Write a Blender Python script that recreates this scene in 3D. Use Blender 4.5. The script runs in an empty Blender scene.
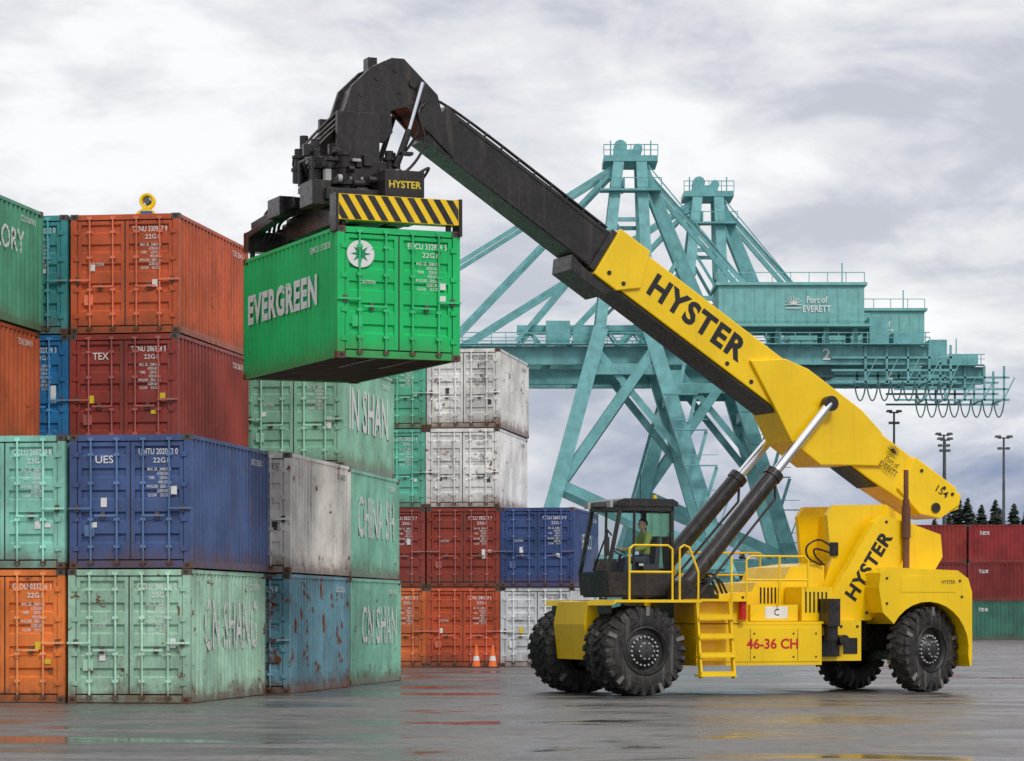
import bpy, bmesh, math, random
from mathutils import Vector, Matrix
random.seed(11)
scene = bpy.context.scene
COL = scene.collection

# ------------------------------------------------------------------ nodes
def nd(nt, typ, **kw):
    n = nt.nodes.new(typ)
    for k, v in kw.items():
        setattr(n, k, v)
    return n
def lk(nt, a, b): nt.links.new(a, b)
def mixc(nt, fac, a, b, blend='MIX'):
    n = nd(nt, 'ShaderNodeMix', data_type='RGBA', blend_type=blend)
    for idx, val in ((0, fac), (6, a), (7, b)):
        if hasattr(val, 'is_linked'): lk(nt, val, n.inputs[idx])
        elif isinstance(val, (int, float)): n.inputs[idx].default_value = val if idx == 0 else (val, val, val, 1)
        else: n.inputs[idx].default_value = tuple(val)[:3] + (1,)
    return n.outputs[2]
def ramp(nt, src, p0, p1, lo=0.0, hi=1.0):
    n = nd(nt, 'ShaderNodeMapRange', interpolation_type='SMOOTHSTEP')
    lk(nt, src, n.inputs[0])
    n.inputs[1].default_value = p0; n.inputs[2].default_value = p1
    n.inputs[3].default_value = lo; n.inputs[4].default_value = hi
    return n.outputs[0]
def mth(nt, op, a, b=0.0):
    n = nd(nt, 'ShaderNodeMath', operation=op)
    for i, v in enumerate((a, b)):
        if hasattr(v, 'is_linked'): lk(nt, v, n.inputs[i])
        else: n.inputs[i].default_value = v
    return n.outputs[0]
def noise(nt, vec, scale, detail=5, rough=.55, dist=0.0, mscale=None):
    if mscale:
        mp = nd(nt, 'ShaderNodeMapping'); mp.inputs['Scale'].default_value = mscale
        lk(nt, vec, mp.inputs['Vector']); vec = mp.outputs[0]
    n = nd(nt, 'ShaderNodeTexNoise')
    n.inputs['Scale'].default_value = scale; n.inputs['Detail'].default_value = detail
    n.inputs['Roughness'].default_value = rough; n.inputs['Distortion'].default_value = dist
    lk(nt, vec, n.inputs['Vector'])
    return n.outputs['Fac']
def newmat(name):
    m = bpy.data.materials.new(name); m.use_nodes = True
    return m, m.node_tree, m.node_tree.nodes['Principled BSDF']
def objvec(nt, rnd=True):
    tc = nd(nt, 'ShaderNodeTexCoord')
    if not rnd: return tc.outputs['Object'], tc
    oi = nd(nt, 'ShaderNodeObjectInfo')
    s = mth(nt, 'MULTIPLY', oi.outputs['Random'], 61.0)
    va = nd(nt, 'ShaderNodeVectorMath', operation='ADD')
    lk(nt, tc.outputs['Object'], va.inputs[0]); lk(nt, s, va.inputs[1])
    return va.outputs[0], tc

def paint(name, col, rust=.3, dirt=.4, rough=.5, bottom=True, metal=0.0, spec=.4, var=.25, dirtcol=(.10, .085, .07)):
    m, nt, p = newmat(name)
    v, tc = objvec(nt)
    big = noise(nt, v, .9, 4)
    dark = [c * (1 - var) for c in col]; lite = [min(1, c * (1 + var * .6) + .02 * var) for c in col]
    c = mixc(nt, ramp(nt, big, .3, .7), dark, lite)
    st = noise(nt, v, 1.6, 4, .6, 0, (5, 5, .3))
    c = mixc(nt, ramp(nt, st, .5, .8, 0, dirt), c, dirtcol)
    fine = noise(nt, v, 9, 4, .7)
    c = mixc(nt, ramp(nt, fine, .45, .75, 0, dirt * .45), c, dirtcol)
    if rust > 0:
        rn = noise(nt, v, 2.4, 8, .72, .4)
        rc = mixc(nt, fine, (.05, .018, .008), (.26, .085, .03))
        rf = ramp(nt, rn, .70 - rust * .18, .75 - rust * .18)
        c = mixc(nt, rf, c, rc)
        rs = noise(nt, v, 2.2, 4, .6, 0, (7, 7, .22))
        c = mixc(nt, ramp(nt, rs, .66 - rust * .1, .80 - rust * .08, 0, min(1, .35 + rust * .7)), c, (.19, .075, .032))
        if bottom:
            sp = nd(nt, 'ShaderNodeSeparateXYZ'); lk(nt, tc.outputs['Object'], sp.inputs[0])
            zz = mth(nt, 'ADD', sp.outputs[2], mth(nt, 'MULTIPLY', rn, -1.1))
            c = mixc(nt, ramp(nt, zz, -.55, -.05, min(1, .25 + rust), 0), c, (.13, .055, .028))
    lk(nt, c, p.inputs['Base Color'])
    r = ramp(nt, fine, .3, .8, max(.05, rough - .12), rough + .2)
    lk(nt, r, p.inputs['Roughness'])
    p.inputs['Metallic'].default_value = metal
    p.inputs['Specular IOR Level'].default_value = spec
    return m

def decal(name, col, wear=.3):
    m, nt, p = newmat(name)
    v, tc = objvec(nt)
    n = noise(nt, v, 7, 6, .7)
    lk(nt, mixc(nt, n, [c * .75 for c in col], col), p.inputs['Base Color'])
    p.inputs['Roughness'].default_value = .6
    if wear > 0:
        tr = nd(nt, 'ShaderNodeBsdfTransparent'); mx = nd(nt, 'ShaderNodeMixShader')
        lk(nt, ramp(nt, n, .62 - wear * .25, .68 - wear * .2), mx.inputs[0])
        lk(nt, p.outputs[0], mx.inputs[1]); lk(nt, tr.outputs[0], mx.inputs[2])
        lk(nt, mx.outputs[0], nt.nodes['Material Output'].inputs['Surface'])
    return m

# ------------------------------------------------------------------ mesh builder
class MB:
    def __init__(s): s.v = []; s.f = []; s.m = []; s.sm = []
    def add(s, vs, fs, mat=0, smooth=False):
        o = len(s.v); s.v += [tuple(p) for p in vs]
        for f in fs:
            s.f.append(tuple(i + o for i in f)); s.m.append(mat); s.sm.append(smooth)
    def box(s, x0, x1, y0, y1, z0, z1, mat=0):
        s.add([(x0, y0, z0), (x1, y0, z0), (x1, y1, z0), (x0, y1, z0), (x0, y0, z1), (x1, y0, z1), (x1, y1, z1), (x0, y1, z1)],
              [(0, 3, 2, 1), (4, 5, 6, 7), (0, 1, 5, 4), (1, 2, 6, 5), (2, 3, 7, 6), (3, 0, 4, 7)], mat)
    def beam(s, p0, p1, w, h, mat=0):
        p0 = Vector(p0); p1 = Vector(p1); d = (p1 - p0).normalized()
        up = Vector((0, 0, 1)) if abs(d.z) < .95 else Vector((0, 1, 0))
        x = d.cross(up).normalized(); u = x.cross(d).normalized()
        vs = []
        for p in (p0, p1):
            for a, b in ((-1, -1), (1, -1), (1, 1), (-1, 1)):
                vs.append(p + x * (a * w / 2) + u * (b * h / 2))
        s.add(vs, [(0, 1, 2, 3), (7, 6, 5, 4), (0, 4, 5, 1), (1, 5, 6, 2), (2, 6, 7, 3), (3, 7, 4, 0)], mat)
    def cyl(s, p0, p1, r0, r1=None, seg=12, mat=0, smooth=True):
        if r1 is None: r1 = r0
        p0 = Vector(p0); p1 = Vector(p1); d = (p1 - p0).normalized()
        up = Vector((0, 0, 1)) if abs(d.z) < .95 else Vector((0, 1, 0))
        x = d.cross(up).normalized(); u = x.cross(d).normalized()
        vs = []
        for p, r in ((p0, r0), (p1, r1)):
            for i in range(seg):
                t = 2 * math.pi * i / seg
                vs.append(p + x * (r * math.cos(t)) + u * (r * math.sin(t)))
        s.add(vs, [(i, (i + 1) % seg, seg + (i + 1) % seg, seg + i) for i in range(seg)], mat, smooth)
        s.add(vs[:seg], [tuple(range(seg))[::-1]], mat); s.add(vs[seg:], [tuple(range(seg))], mat)
    def tube(s, pts, r, seg=8, mat=0):
        for a, b in zip(pts[:-1], pts[1:]): s.cyl(a, b, r, r, seg, mat)
    def hose(s, pts, r, seg=8, mat=0, k=6):
        P = [Vector(p) for p in pts]; P = [P[0]] + P + [P[-1]]; out = []
        for i in range(1, len(P) - 2):
            for j in range(k):
                t = j / k
                a, b_, c, d = P[i - 1], P[i], P[i + 1], P[i + 2]
                out.append(.5 * ((2 * b_) + (c - a) * t + (2 * a - 5 * b_ + 4 * c - d) * t * t + (3 * b_ - a - 3 * c + d) * t ** 3))
        out.append(P[-2]); s.tube(out, r, seg, mat)
    def prism(s, poly, y0, y1, mat=0):
        n = len(poly)
        vs = [(a, y0, z) for a, z in poly] + [(a, y1, z) for a, z in poly]
        fs = [tuple(range(n)), tuple(range(n, 2 * n))[::-1]] + [(i, n + i, n + (i + 1) % n, (i + 1) % n) for i in range(n)]
        s.add(vs, fs, mat)
    def lathe(s, prof, c, seg=48, mat=0, smooth=True):   # axis along y ; prof (y,r)
        n = len(prof); vs = []
        for i in range(seg):
            t = 2 * math.pi * i / seg
            for y, r in prof:
                vs.append((c[0] + r * math.cos(t), c[1] + y, c[2] + r * math.sin(t)))
        fs = []
        for i in range(seg):
            j = (i + 1) % seg
            for k in range(n - 1):
                fs.append((i * n + k, i * n + k + 1, j * n + k + 1, j * n + k))
        s.add(vs, fs, mat, smooth)
    def mesh(s, name):
        me = bpy.data.meshes.new(name); me.from_pydata(s.v, [], s.f)
        me.polygons.foreach_set('material_index', s.m); me.polygons.foreach_set('use_smooth', s.sm)
        bm = bmesh.new(); bm.from_mesh(me)
        bmesh.ops.recalc_face_normals(bm, faces=bm.faces); bm.to_mesh(me); bm.free()
        me.update(); return me
    def obj(s, name, mats, parent=None, bevel=0):
        me = s.mesh(name)
        for m in mats: me.materials.append(m)
        o = bpy.data.objects.new(name, me); COL.objects.link(o)
        if parent: o.parent = parent
        if bevel:
            b = o.modifiers.new('bevel', 'BEVEL'); b.width = bevel; b.segments = 2; b.limit_method = 'ANGLE'; b.angle_limit = math.radians(40)
            b.harden_normals = False
        return o
def empty(name, loc=(0, 0, 0), rz=0):
    o = bpy.data.objects.new(name, None); COL.objects.link(o); o.location = loc; o.rotation_euler = (0, 0, rz); return o

TXT = []
def text(s, parent, loc, xdir, updir, w, h, mat, name='lettering', bold=0.0):
    cu = bpy.data.curves.new(name, 'FONT'); cu.body = s; cu.align_x = 'CENTER'; cu.align_y = 'CENTER'; cu.offset = bold
    cu.materials.append(mat); cu.resolution_u = 3
    if bold > .03: cu.space_character = 1.12
    o = bpy.data.objects.new(name, cu); COL.objects.link(o)
    x = Vector(xdir).normalized(); u = Vector(updir).normalized(); n = x.cross(u)
    M = Matrix((x, u, n)).transposed().to_4x4(); M.translation = Vector(loc)
    o.parent = parent; o.matrix_local = M
    TXT.append((o, w, h, M)); return o

# ------------------------------------------------------------------ materials
M_gasket = paint('rubber_gasket', (.02, .02, .02), 0, .3)
M_cast = paint('corner_casting_steel', (.10, .075, .06), .6, .6)
M_wood = paint('underfloor_steel', (.035, .03, .028), .3, .5)
D_white = decal('white_stencil', (.84, .84, .82), .12)
D_worn = decal('worn_white_stencil', (.80, .82, .78), .46)
D_dark = decal('dark_stencil', (.05, .05, .06), .3)
D_ye = decal('yellow_decal', (.8, .6, .03), .1)
D_blk = decal('black_decal', (.012, .012, .014), 0)
D_red = decal('red_decal', (.62, .02, .02), 0)
D_grn = decal('green_decal', (.0, .26, .12), 0)

# ------------------------------------------------------------------ container mesh
L, W, H = 6.06, 2.44, 2.59
def container_mesh():
    b = MB()
    for x0, x1 in ((-W + .005, -W + .15), (-.15, -.005)):
        b.box(x0, x1, .005, .12, .12, H - .12, 0); b.box(x0, x1, L - .12, L - .005, .12, H - .12, 0)
    for x0, x1 in ((-W, -W + .172), (-.172, 0)):
        for y0, y1 in ((0, .172), (L - .172, L)):
            for z0, z1 in ((0, .118), (H - .118, H)):
                b.box(x0, x1, y0, y1, z0, z1, 3)
                yy = (y0 - .002) if y0 == 0 else (y1 + .001)
                b.box(x0 + .05, x1 - .05, yy, yy + .001, z0 + .03, z1 - .03, 1)
    for x0, x1 in ((-W + .006, -W + .06), (-.06, -.006)):
        b.box(x0, x1, .172, L - .172, .012, .16, 0); b.box(x0, x1, .172, L - .172, H - .085, H - .012, 0)
    for y0, y1 in ((.008, .11), (L - .11, L - .008)):
        b.box(-W + .172, -.172, y0, y1, .012, .15, 0); b.box(-W + .172, -.172, y0, y1, H - .125, H - .01, 0)
    def corr(u0, u1, z0, z1, outer, inner, axis, per):
        n = max(3, round((u1 - u0) / per)); p = (u1 - u0) / n; pts = []
        for i in range(n):
            a = u0 + i * p
            pts += [(a, outer), (a + p * .26, outer), (a + p * .5, inner), (a + p * .76, inner)]
        pts.append((u1, outer))
        vs = []
        for z in (z0, z1):
            for u, o in pts:
                vs.append((o, u, z) if axis == 'y' else (u, o, z))
        k = len(pts)
        b.add(vs, [(i, i + 1, k + i + 1, k + i) for i in range(k - 1)], 0)
    corr(.12, L - .12, .15, H - .08, -.012, -.062, 'y', .278)
    corr(.12, L - .12, .15, H - .08, -W + .012, -W + .062, 'y', .278)
    corr(-W + .15, -.15, .15, H - .12, L - .03, L - .075, 'x', .25)
    n = 22; vs = []
    for i in range(n * 2 + 1):
        y = .11 + (L - .22) * i / (n * 2); z = H - .03 - (.02 if i % 2 else 0)
        vs += [(-W + .03, y, z), (-.03, y, z)]
    b.add(vs, [(2 * i, 2 * i + 1, 2 * i + 3, 2 * i + 2) for i in range(n * 2)], 0)
    b.box(-W + .06, -.06, .11, L - .11, .135, .16, 4)
    for i in range(19):
        y = .3 + i * .3
        b.box(-W + .06, -.06, y, y + .05, .02, .134, 4)
    for xx in (-W * .5 - .45, -W * .5 + .37): b.box(xx, xx + .1, .2, 2.4, .014, .13, 4)
    b.box(-W + .15, -.15, .075, .085, .15, H - .125, 1)
    c = -W / 2
    for x0, x1, sgn in ((-W + .165, c - .014, -1), (c + .014, -.165, 1)):
        z0, z1 = .178, H - .15; fr = .075
        b.box(x0, x0 + fr, .022, .07, z0, z1, 0); b.box(x1 - fr, x1, .022, .07, z0, z1, 0)
        b.box(x0 + fr, x1 - fr, .025, .07, z0, z0 + fr, 0); b.box(x0 + fr, x1 - fr, .025, .07, z1 - fr, z1, 0)
        zz = z0 + fr; span = (z1 - z0 - 2 * fr); k = 5; per = span / k; pts = []
        for i in range(k):
            a = zz + i * per
            pts += [(a, .030), (a + per * .55, .030), (a + per * .63, .068), (a + per * .92, .068)]
        pts.append((zz + span, .030))
        vs = []
        for z, y in pts: vs += [(x0 + fr, y, z), (x1 - fr, y, z)]
        b.add(vs, [(2 * i, 2 * i + 1, 2 * i + 3, 2 * i + 2) for i in range(len(pts) - 1)], 0)
        wv = x1 - x0
        for f in (.24, .74):
            x = x0 + wv * (f if sgn > 0 else 1 - f)
            b.cyl((x, -.014, .07), (x, -.014, H - .06), .021, seg=8, mat=2)
            for z in (.12, .42, .95, 1.65, 2.2, H - .09):
                b.box(x - .055, x + .055, -.035, .02, z - .028, z + .028, 2 if z > .3 else 3)
            hz = 1.02 if f < .5 else 1.16
            b.box(x - .02 if sgn > 0 else x - .44, x + .44 if sgn > 0 else x + .02, -.05, -.022, hz - .02, hz + .02, 2)
            b.box(x + .28 * sgn - .04, x + .28 * sgn + .04, -.021, .028, hz - .07, hz + .07, 3)
        for z in (.38, .95, 1.62, 2.2):
            xx = x0 - .03 if sgn < 0 else x1 + .03
            b.box(xx - .06, xx + .06, -.016, .021, z - .045, z + .045, 0)
    b.box(c - .013, c + .013, .03, .07, .17, H - .14, 1)
    b.box(-W + .30, -W + .5, .014, .03, .62, .84, 2)
    return b.mesh('container_body')
CM = container_mesh()
for m in (None,) * 5: CM.materials.append(None)

CODES = ['TCNU 330947 9', 'TCNU 286374 5', 'GLDU 033766 1', 'UNTU 202062 0', 'CCLU 266396 0', 'TEXU 402718 3', 'CCLU 302225 7', 'CAIU 236325 0', 'INKU 448120 6', 'TRLU 331172 4']
def container(P, rz, col, rust=.35, dirt=.4, code=None, logo=None, side=None, texts=True, dm=None, rods=None, sx=1.0, var=.25, rough=.5):
    o = bpy.data.objects.new('shipping_container', CM); COL.objects.link(o)
    o.location = P; o.rotation_euler = (0, 0, rz); o.scale = (sx, 1, 1)
    pm = paint('container_paint', col, rust, dirt, rough, var=var)
    rm = paint('container_bar_paint', rods or [min(1, c * 1.35 + .07) for c in col], rust * 1.1, dirt, .45)
    for i, m in enumerate((pm, M_gasket, rm, M_cast, M_wood)):
        o.material_slots[i].link = 'OBJECT'; o.material_slots[i].material = m
    dm = dm or D_white
    if texts:
        code = code or random.choice(CODES)
        F = ((1, 0, 0), (0, 0, 1))
        text(code, o, (-.66, .006, 2.25), *F, .78, .115, dm, 'id_number', .006)
        text('22G1', o, (-.60, .006, 2.08), *F, .3, .095, dm, 'size_code', .006)
        text('MAX. GR.  30480 KGS\n          67200 LBS\nTARE       2230 KGS\n           4920 LBS\nPAYLOAD   28250 KGS\n          62280 LBS\nCU.CAP.    33.2 CBM', o, (-.64, .006, 1.66), *F, .5, .56, dm, 'weight_panel', .006)
        if logo: text(logo, o, (-1.74, .006, 2.10), *F, .36, .15, dm, 'owner_mark', .01)
        else: text('CAUTION', o, (-1.84, .006, 1.5), *F, .3, .07, dm, 'caution_mark', .002)
        text(code, o, (-.002, L - 1.0, 2.28), (0, 1, 0), (0, 0, 1), .95, .13, dm, 'side_id', .006)
        q = MB()
        for k in range(3):
            x = random.choice((-1.95, -1.75, -.55, -.35)); z = random.uniform(.75, 1.45)
            q.box(x - .06, x + .06, .010 + .001 * k, .021, z, z + random.uniform(.08, .2), 0)
        q.obj('placard', [dm if random.random() < .8 else D_ye], o)
    if side:
        s, yc, zc, w, h, sm = side
        text(s, o, (-.0035, yc, zc), (0, 1, 0), (0, 0, 1), w, h, sm, 'side_lettering', .015)
    return o

phi = math.atan(.161); RZ = -phi
ex = Vector((math.cos(phi), -math.sin(phi), 0))
def stack(P, col, items):
    P = Vector((P[0], P[1], 0)) - ex * 2.475 * col
    for i, it in enumerate(items):
        if it is None: continue
        kw = dict(it); c = kw.pop('c')
        j = Vector((random.uniform(-.03, .03), random.uniform(-.05, .05), 0)) if 'j' not in kw else Vector((kw.pop('j'), 0, 0))
        container(P + j + Vector((0, 0, 2.602 * i)), RZ + random.uniform(-.004, .004), c, **kw)
mint = (.27, .54, .41); mint2 = (.21, .50, .37)
B1 = (-6.19, 55.2)
stack(B1, 0, [dict(c=(.36, .59, .44), rust=.6, dirt=.55, code='CCLU 266396 0', side=('CN SHANG', 3.2, 1.45, 4.2, 1.0, D_worn)),
              dict(c=(.055, .10, .25), rust=.42, dirt=.35, code='UNTU 202062 0', logo='UES', rods=(.11, .2, .38))])
stack(B1, 1, [dict(c=(.78, .20, .035), rust=.5, code='GLDU 033766 1'), dict(c=(.25, .58, .47), rust=.42, code='CCLU 260768 8')])
stack(B1, 2, [dict(c=mint), dict(c=(.2, .05, .04)), dict(c=(.50, .095, .03), rust=.4, j=-.05),
              dict(c=(.08, .32, .19), rust=.2, side=('UNIGLORY', 3.0, 1.75, 3.6, .5, D_worn))])
B2 = (-4.76, 61.6)
stack(B2, 0, [dict(c=(.13, .30, .38), rust=.78, dirt=.4), dict(c=(.76, .73, .68), rust=.5, dirt=.4, dm=D_dark)])
stack(B2, 1, [dict(c=mint), dict(c=(.3, .3, .3)), dict(c=(.30, .04, .03), rust=.25, code='TCNU 286374 5', logo='TEX'),
              dict(c=(.57, .10, .03), rust=.3, code='TCNU 330947 9')])
stack(B2, 2, [dict(c=mint), dict(c=(.3, .3, .3)), dict(c=(.015, .17, .40), rust=.25), dict(c=(.05, .28, .29), rust=.3)])
B3 = (-3.86, 68.2)
stack(B3, 0, [dict(c=mint2, rust=.5, side=('CN SHAN', 3.4, 1.4, 4.2, .95, D_worn)), dict(c=mint2, rust=.4, side=('CHINA SH', 3.2, 1.42, 4.4, 1.0, D_worn)), dict(c=(.26, .53, .39), rust=.4, side=('IN SHAN', 3.0, 1.42, 4.6, 1.05, D_white), j=-.15)])
stack(B3, 1, [dict(c=mint), dict(c=(.3, .3, .3)), dict(c=(.25, .4, .33))])
B4 = (-.39, 93.6)
stack(B4, -1, [dict(c=(.64, .66, .67), rust=.4, dm=D_dark), dict(c=(.03, .065, .20), rust=.2, dirt=.25, side=('SEA CO', 3.0, 1.5, 2.5, .5, D_worn))])
stack(B4, 0, [dict(c=(.50, .08, .025), rust=.55), dict(c=(.26, .035, .02), rust=.35), dict(c=(.82, .81, .78), rust=.5, dm=D_dark), dict(c=(.72, .72, .68), rust=.58, dirt=.6, dm=D_dark)])
stack(B4, 1, [dict(c=(.60, .14, .035), rust=.45), dict(c=(.24, .035, .025), rust=.3), dict(c=(.11, .43, .31), rust=.35), dict(c=(.09, .39, .24), rust=.35)])
stack(B4, 2, [dict(c=(.3, .08, .05)), dict(c=(.2, .3, .3)), dict(c=(.12, .34, .26)), ])
for ci, X in enumerate((24.8, 31.0, 37.2)):
    for li in range(3):
        cc = (.25, .022, .025) if not (ci == 1 and li == 0) else (.04, .19, .13)
        cc = [c * random.uniform(.7, 1.15) for c in cc]
        container((X + random.uniform(-.05, .05), 195 + ci * .1, 2.602 * li), math.radians(-90), cc, .15, .3, texts=False,
                  side=('tex', 1.1, 2.05, .7, .3, D_worn))

# ------------------------------------------------------------------ reach stacker
TH = math.radians(23); ct, st_ = math.cos(TH), math.sin(TH)
ORG = Vector((2.0, 61.89, 0))
RS = empty('reach_stacker', ORG, TH)
M_y = paint('yellow_machine_paint', (.93, .60, .001), 0, .16, .30, spec=.5, var=.08, dirtcol=(.26, .17, .04))
M_k = paint('black_machine_paint', (.018, .016, .016), 0, .5, .32, var=.3, dirtcol=(.10, .082, .07))
M_tire = paint('tyre_rubber', (.018, .017, .017), 0, .8, .75, dirtcol=(.17, .155, .14))
M_rim = paint('rim_paint', (.022, .022, .024), 0, .5, .4, dirtcol=(.16, .15, .13))
M_mud = paint('tyre_mud', (.20, .185, .17), 0, .5, .85)
M_ch, nt, p = newmat('chrome_rod'); p.inputs['Base Color'].default_value = (.75, .76, .78, 1); p.inputs['Metallic'].default_value = 1; p.inputs['Roughness'].default_value = .2
M_red = paint('red_paint', (.6, .02, .015), 0, .1, .35)
M_grey = paint('grey_paint', (.45, .46, .46), 0, .3, .5)
M_white = paint('tank_white_paint', (.72, .73, .72), 0, .3, .4)
M_rust = paint('rusty_exhaust', (.16, .06, .03), .5, .4, .7, False)
M_seat = paint('seat_fabric', (.09, .09, .10), 0, .2, .8)
M_gl, nt, p = newmat('cab_glass')
gl = nd(nt, 'ShaderNodeBsdfGlossy'); gl.inputs['Roughness'].default_value = .02
tr = nd(nt, 'ShaderNodeBsdfTransparent'); tr.inputs[0].default_value = (.94, .97, .96, 1)
fr = nd(nt, 'ShaderNodeFresnel'); fr.inputs[0].default_value = 1.35
mx = nd(nt, 'ShaderNodeMixShader'); lk(nt, fr.outputs[0], mx.inputs[0]); lk(nt, tr.outputs[0], mx.inputs[1]); lk(nt, gl.outputs[0], mx.inputs[2])
lk(nt, mx.outputs[0], nt.nodes['Material Output'].inputs['Surface'])

C0 = (8.45, 3.91); dd = (-.8415, .5402); nn = (.5402, .8415)
def Bp(t, n): return (C0[0] + dd[0] * t + nn[0] * n, C0[1] + dd[1] * t + nn[1] * n)
def Bv(t, n, y): a = Bp(t, n); return (a[0], y, a[1])
b = MB()
b.prism([Bp(*q) for q in ((.1, .52), (10.2, .52), (10.2, -.50), (2.2, -.50), (.9, -.42), (.25, -.1), (0, .2))], -.5, .5, 0)
b.prism([Bp(*q) for q in ((9.45, .60), (10.28, .60), (10.28, -.58), (9.65, -.58), (9.2, -.2))], -.57, .57, 0)
b.prism([Bp(*q) for q in ((2.6, .527), (3.3, .66), (4.9, .66), (5.5, .525), (6.2, .0), (5.1, -.55), (4.4, -.92), (3.5, -.95), (2.9, -.55), (2.2, -.1))], -.58, .58, 0)
b.prism([Bp(*q) for q in ((0.05, .3), (.35, .56), (1.6, .56), (1.6, -.3), (.8, -.46), (.3, -.25))], -.56, .56, 0)
b.cyl(Bv(.55, -.12, -.60), Bv(.55, -.12, .60), .11, seg=20, mat=1)
for t in (.35, .6, 1.3): b.cyl(Bv(t, .38, -.58), Bv(t, .38, -.565), .04, seg=10, mat=1)
for t in (5.9, 6.6, 9.6, 10.0): b.cyl(Bv(t, -.36, -.585 if t > 9 else -.515), Bv(t, -.36, -.503), .05, seg=10, mat=1)
b.obj('outer_boom', [M_y, M_k], RS, .025)
b = MB()
b.prism([Bp(*q) for q in ((5.0, -.53), (10.25, -.53), (10.25, -.585), (5.0, -.585))], -.48, .48, 0)
b.prism([Bp(*q) for q in ((2.0, -.504), (5.0, -.504), (5.0, -.52), (2.0, -.52))], -.45, .45, 0)
b.prism([Bp(*q) for q in ((9.7, -.585), (10.5, -.585), (10.9, -.50), (10.75, -.8), (9.8, -.8))], -.5, .5, 0)
b.prism([Bp(*q) for q in ((10.281, .5), (10.42, .5), (10.42, -.5), (10.281, -.5))], -.5, .5, 0)
b.prism([Bp(*q) for q in ((10.2, .44), (14.6, .44), (14.9, .47), (14.9, -.42), (10.2, -.46))], -.42, .42, 0)
for n0 in (.38, -.40): b.prism([Bp(*q) for q in ((10.5, n0 + .03), (14.5, n0 + .03), (14.5, n0 - .03), (10.5, n0 - .03))], -.436, -.419, 0)
head = [(-4.05, 12.55), (-4.80, 13.25), (-5.08, 13.25), (-5.5, 13.05), (-5.95, 12.62), (-6.12, 12.1), (-6.05, 11.8), (-5.8, 11.6), (-5.25, 11.48), (-5.05, 11.7), (-5.1, 12.15), (-4.75, 12.25), (-4.35, 11.85), (-3.7, 11.25)]
b.prism(head, -.46, -.34, 0); b.prism(head, .34, .46, 0)
head2 = [(-4.05, 12.45), (-4.80, 13.15), (-5.08, 13.15), (-5.45, 12.97), (-5.87, 12.6), (-6.03, 12.1), (-5.8, 11.8), (-5.2, 11.8), (-5.2, 12.2), (-4.75, 12.3), (-4.2, 11.7)]
b.prism(head2, -.34, .34, 0)
b.cyl((-5.75, -.6, 11.98), (-5.75, .6, 11.98), .14, seg=16, mat=0)
b.cyl((-4.6, -.52, 12.75), (-4.6, .52, 12.75), .1, seg=16, mat=0)
b.box(-5.5, -5.3, -.2, .1, 13.0, 13.28)
for x, z in ((-5.0, 13.0), (-5.4, 12.8), (-5.75, 12.45), (-4.9, 12.55)): b.cyl((x, -.48, z), (x, -.46, z), .05, seg=8)
b.obj('inner_boom', [M_k], RS, .015)
b = MB()
for i in range(9):
    t = 10.7 + i * .45
    b.cyl(Bv(t, .44, -.40), Bv(t, .51, -.40), .025, seg=6)
b.hose([Bv(10.5, .5, -.36), Bv(14.7, .5, -.36), (-4.4, -.5, 12.3), (-4.55, -.55, 11.7), (-4.9, -.5, 11.2), (-5.3, -.5, 10.9)], .03)
b.hose([Bv(10.5, .5, -.28), Bv(14.8, .52, -.28), (-4.5, -.56, 12.2), (-4.4, -.6, 11.5), (-4.8, -.6, 10.9), (-5.4, -.6, 10.7)], .03)
for k in range(4):
    b.hose([(-6.0, -.3 + .2 * k, 11.9 + .1 * k), (-6.5 - .06 * k, -.35 + .2 * k, 11.5), (-6.85 - .05 * k, -.4 + .2 * k, 11.0), (-6.6, -.4 + .2 * k, 10.4)], .03)
b.hose([(-5.0, -.7, 10.9), (-4.7, -.9, 10.6), (-4.5, -1.1, 10.9), (-4.8, -1.2, 10.75)], .03)
b.obj('hydraulic_hoses', [M_k], RS)
b = MB()
b.cyl((-4.45, -.62, 12.75), (-4.75, -.62, 11.75), .045, mat=1); b.cyl((-4.75, -.62, 11.75), (-5.05, -.62, 10.95), .075, mat=0)
b.cyl((-4.45, .62, 12.75), (-5.05, .62, 10.95), .06, mat=0)
b.obj('damping_cylinders', [M_k, M_ch], RS)
F = ((.8415, 0, -.5402), (.5402, 0, .8415))
text('HYSTER', RS, Bv(7.75, .04, -.505), *F, 2.65, .54, D_blk, 'boom_lettering', .04)
text('Port of\nEVERETT', RS, Bv(2.05, .02, -.585), *F, .50, .30, D_blk, 'port_lettering', .008)
text('154', RS, Bv(.62, .27, -.565), *F, .33, .17, D_blk, 'fleet_number', .01)
b = MB()
em = Bv(2.15, .30, -.584)
for i in range(9):
    t = math.pi * (.05 + .9 * i / 8) - .57
    b.cyl((em[0], em[1], em[2]), (em[0] + .17 * math.cos(t), em[1], em[2] + .17 * math.sin(t)), .014, .006, 5)
b.obj('port_emblem', [D_blk], RS)

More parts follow.
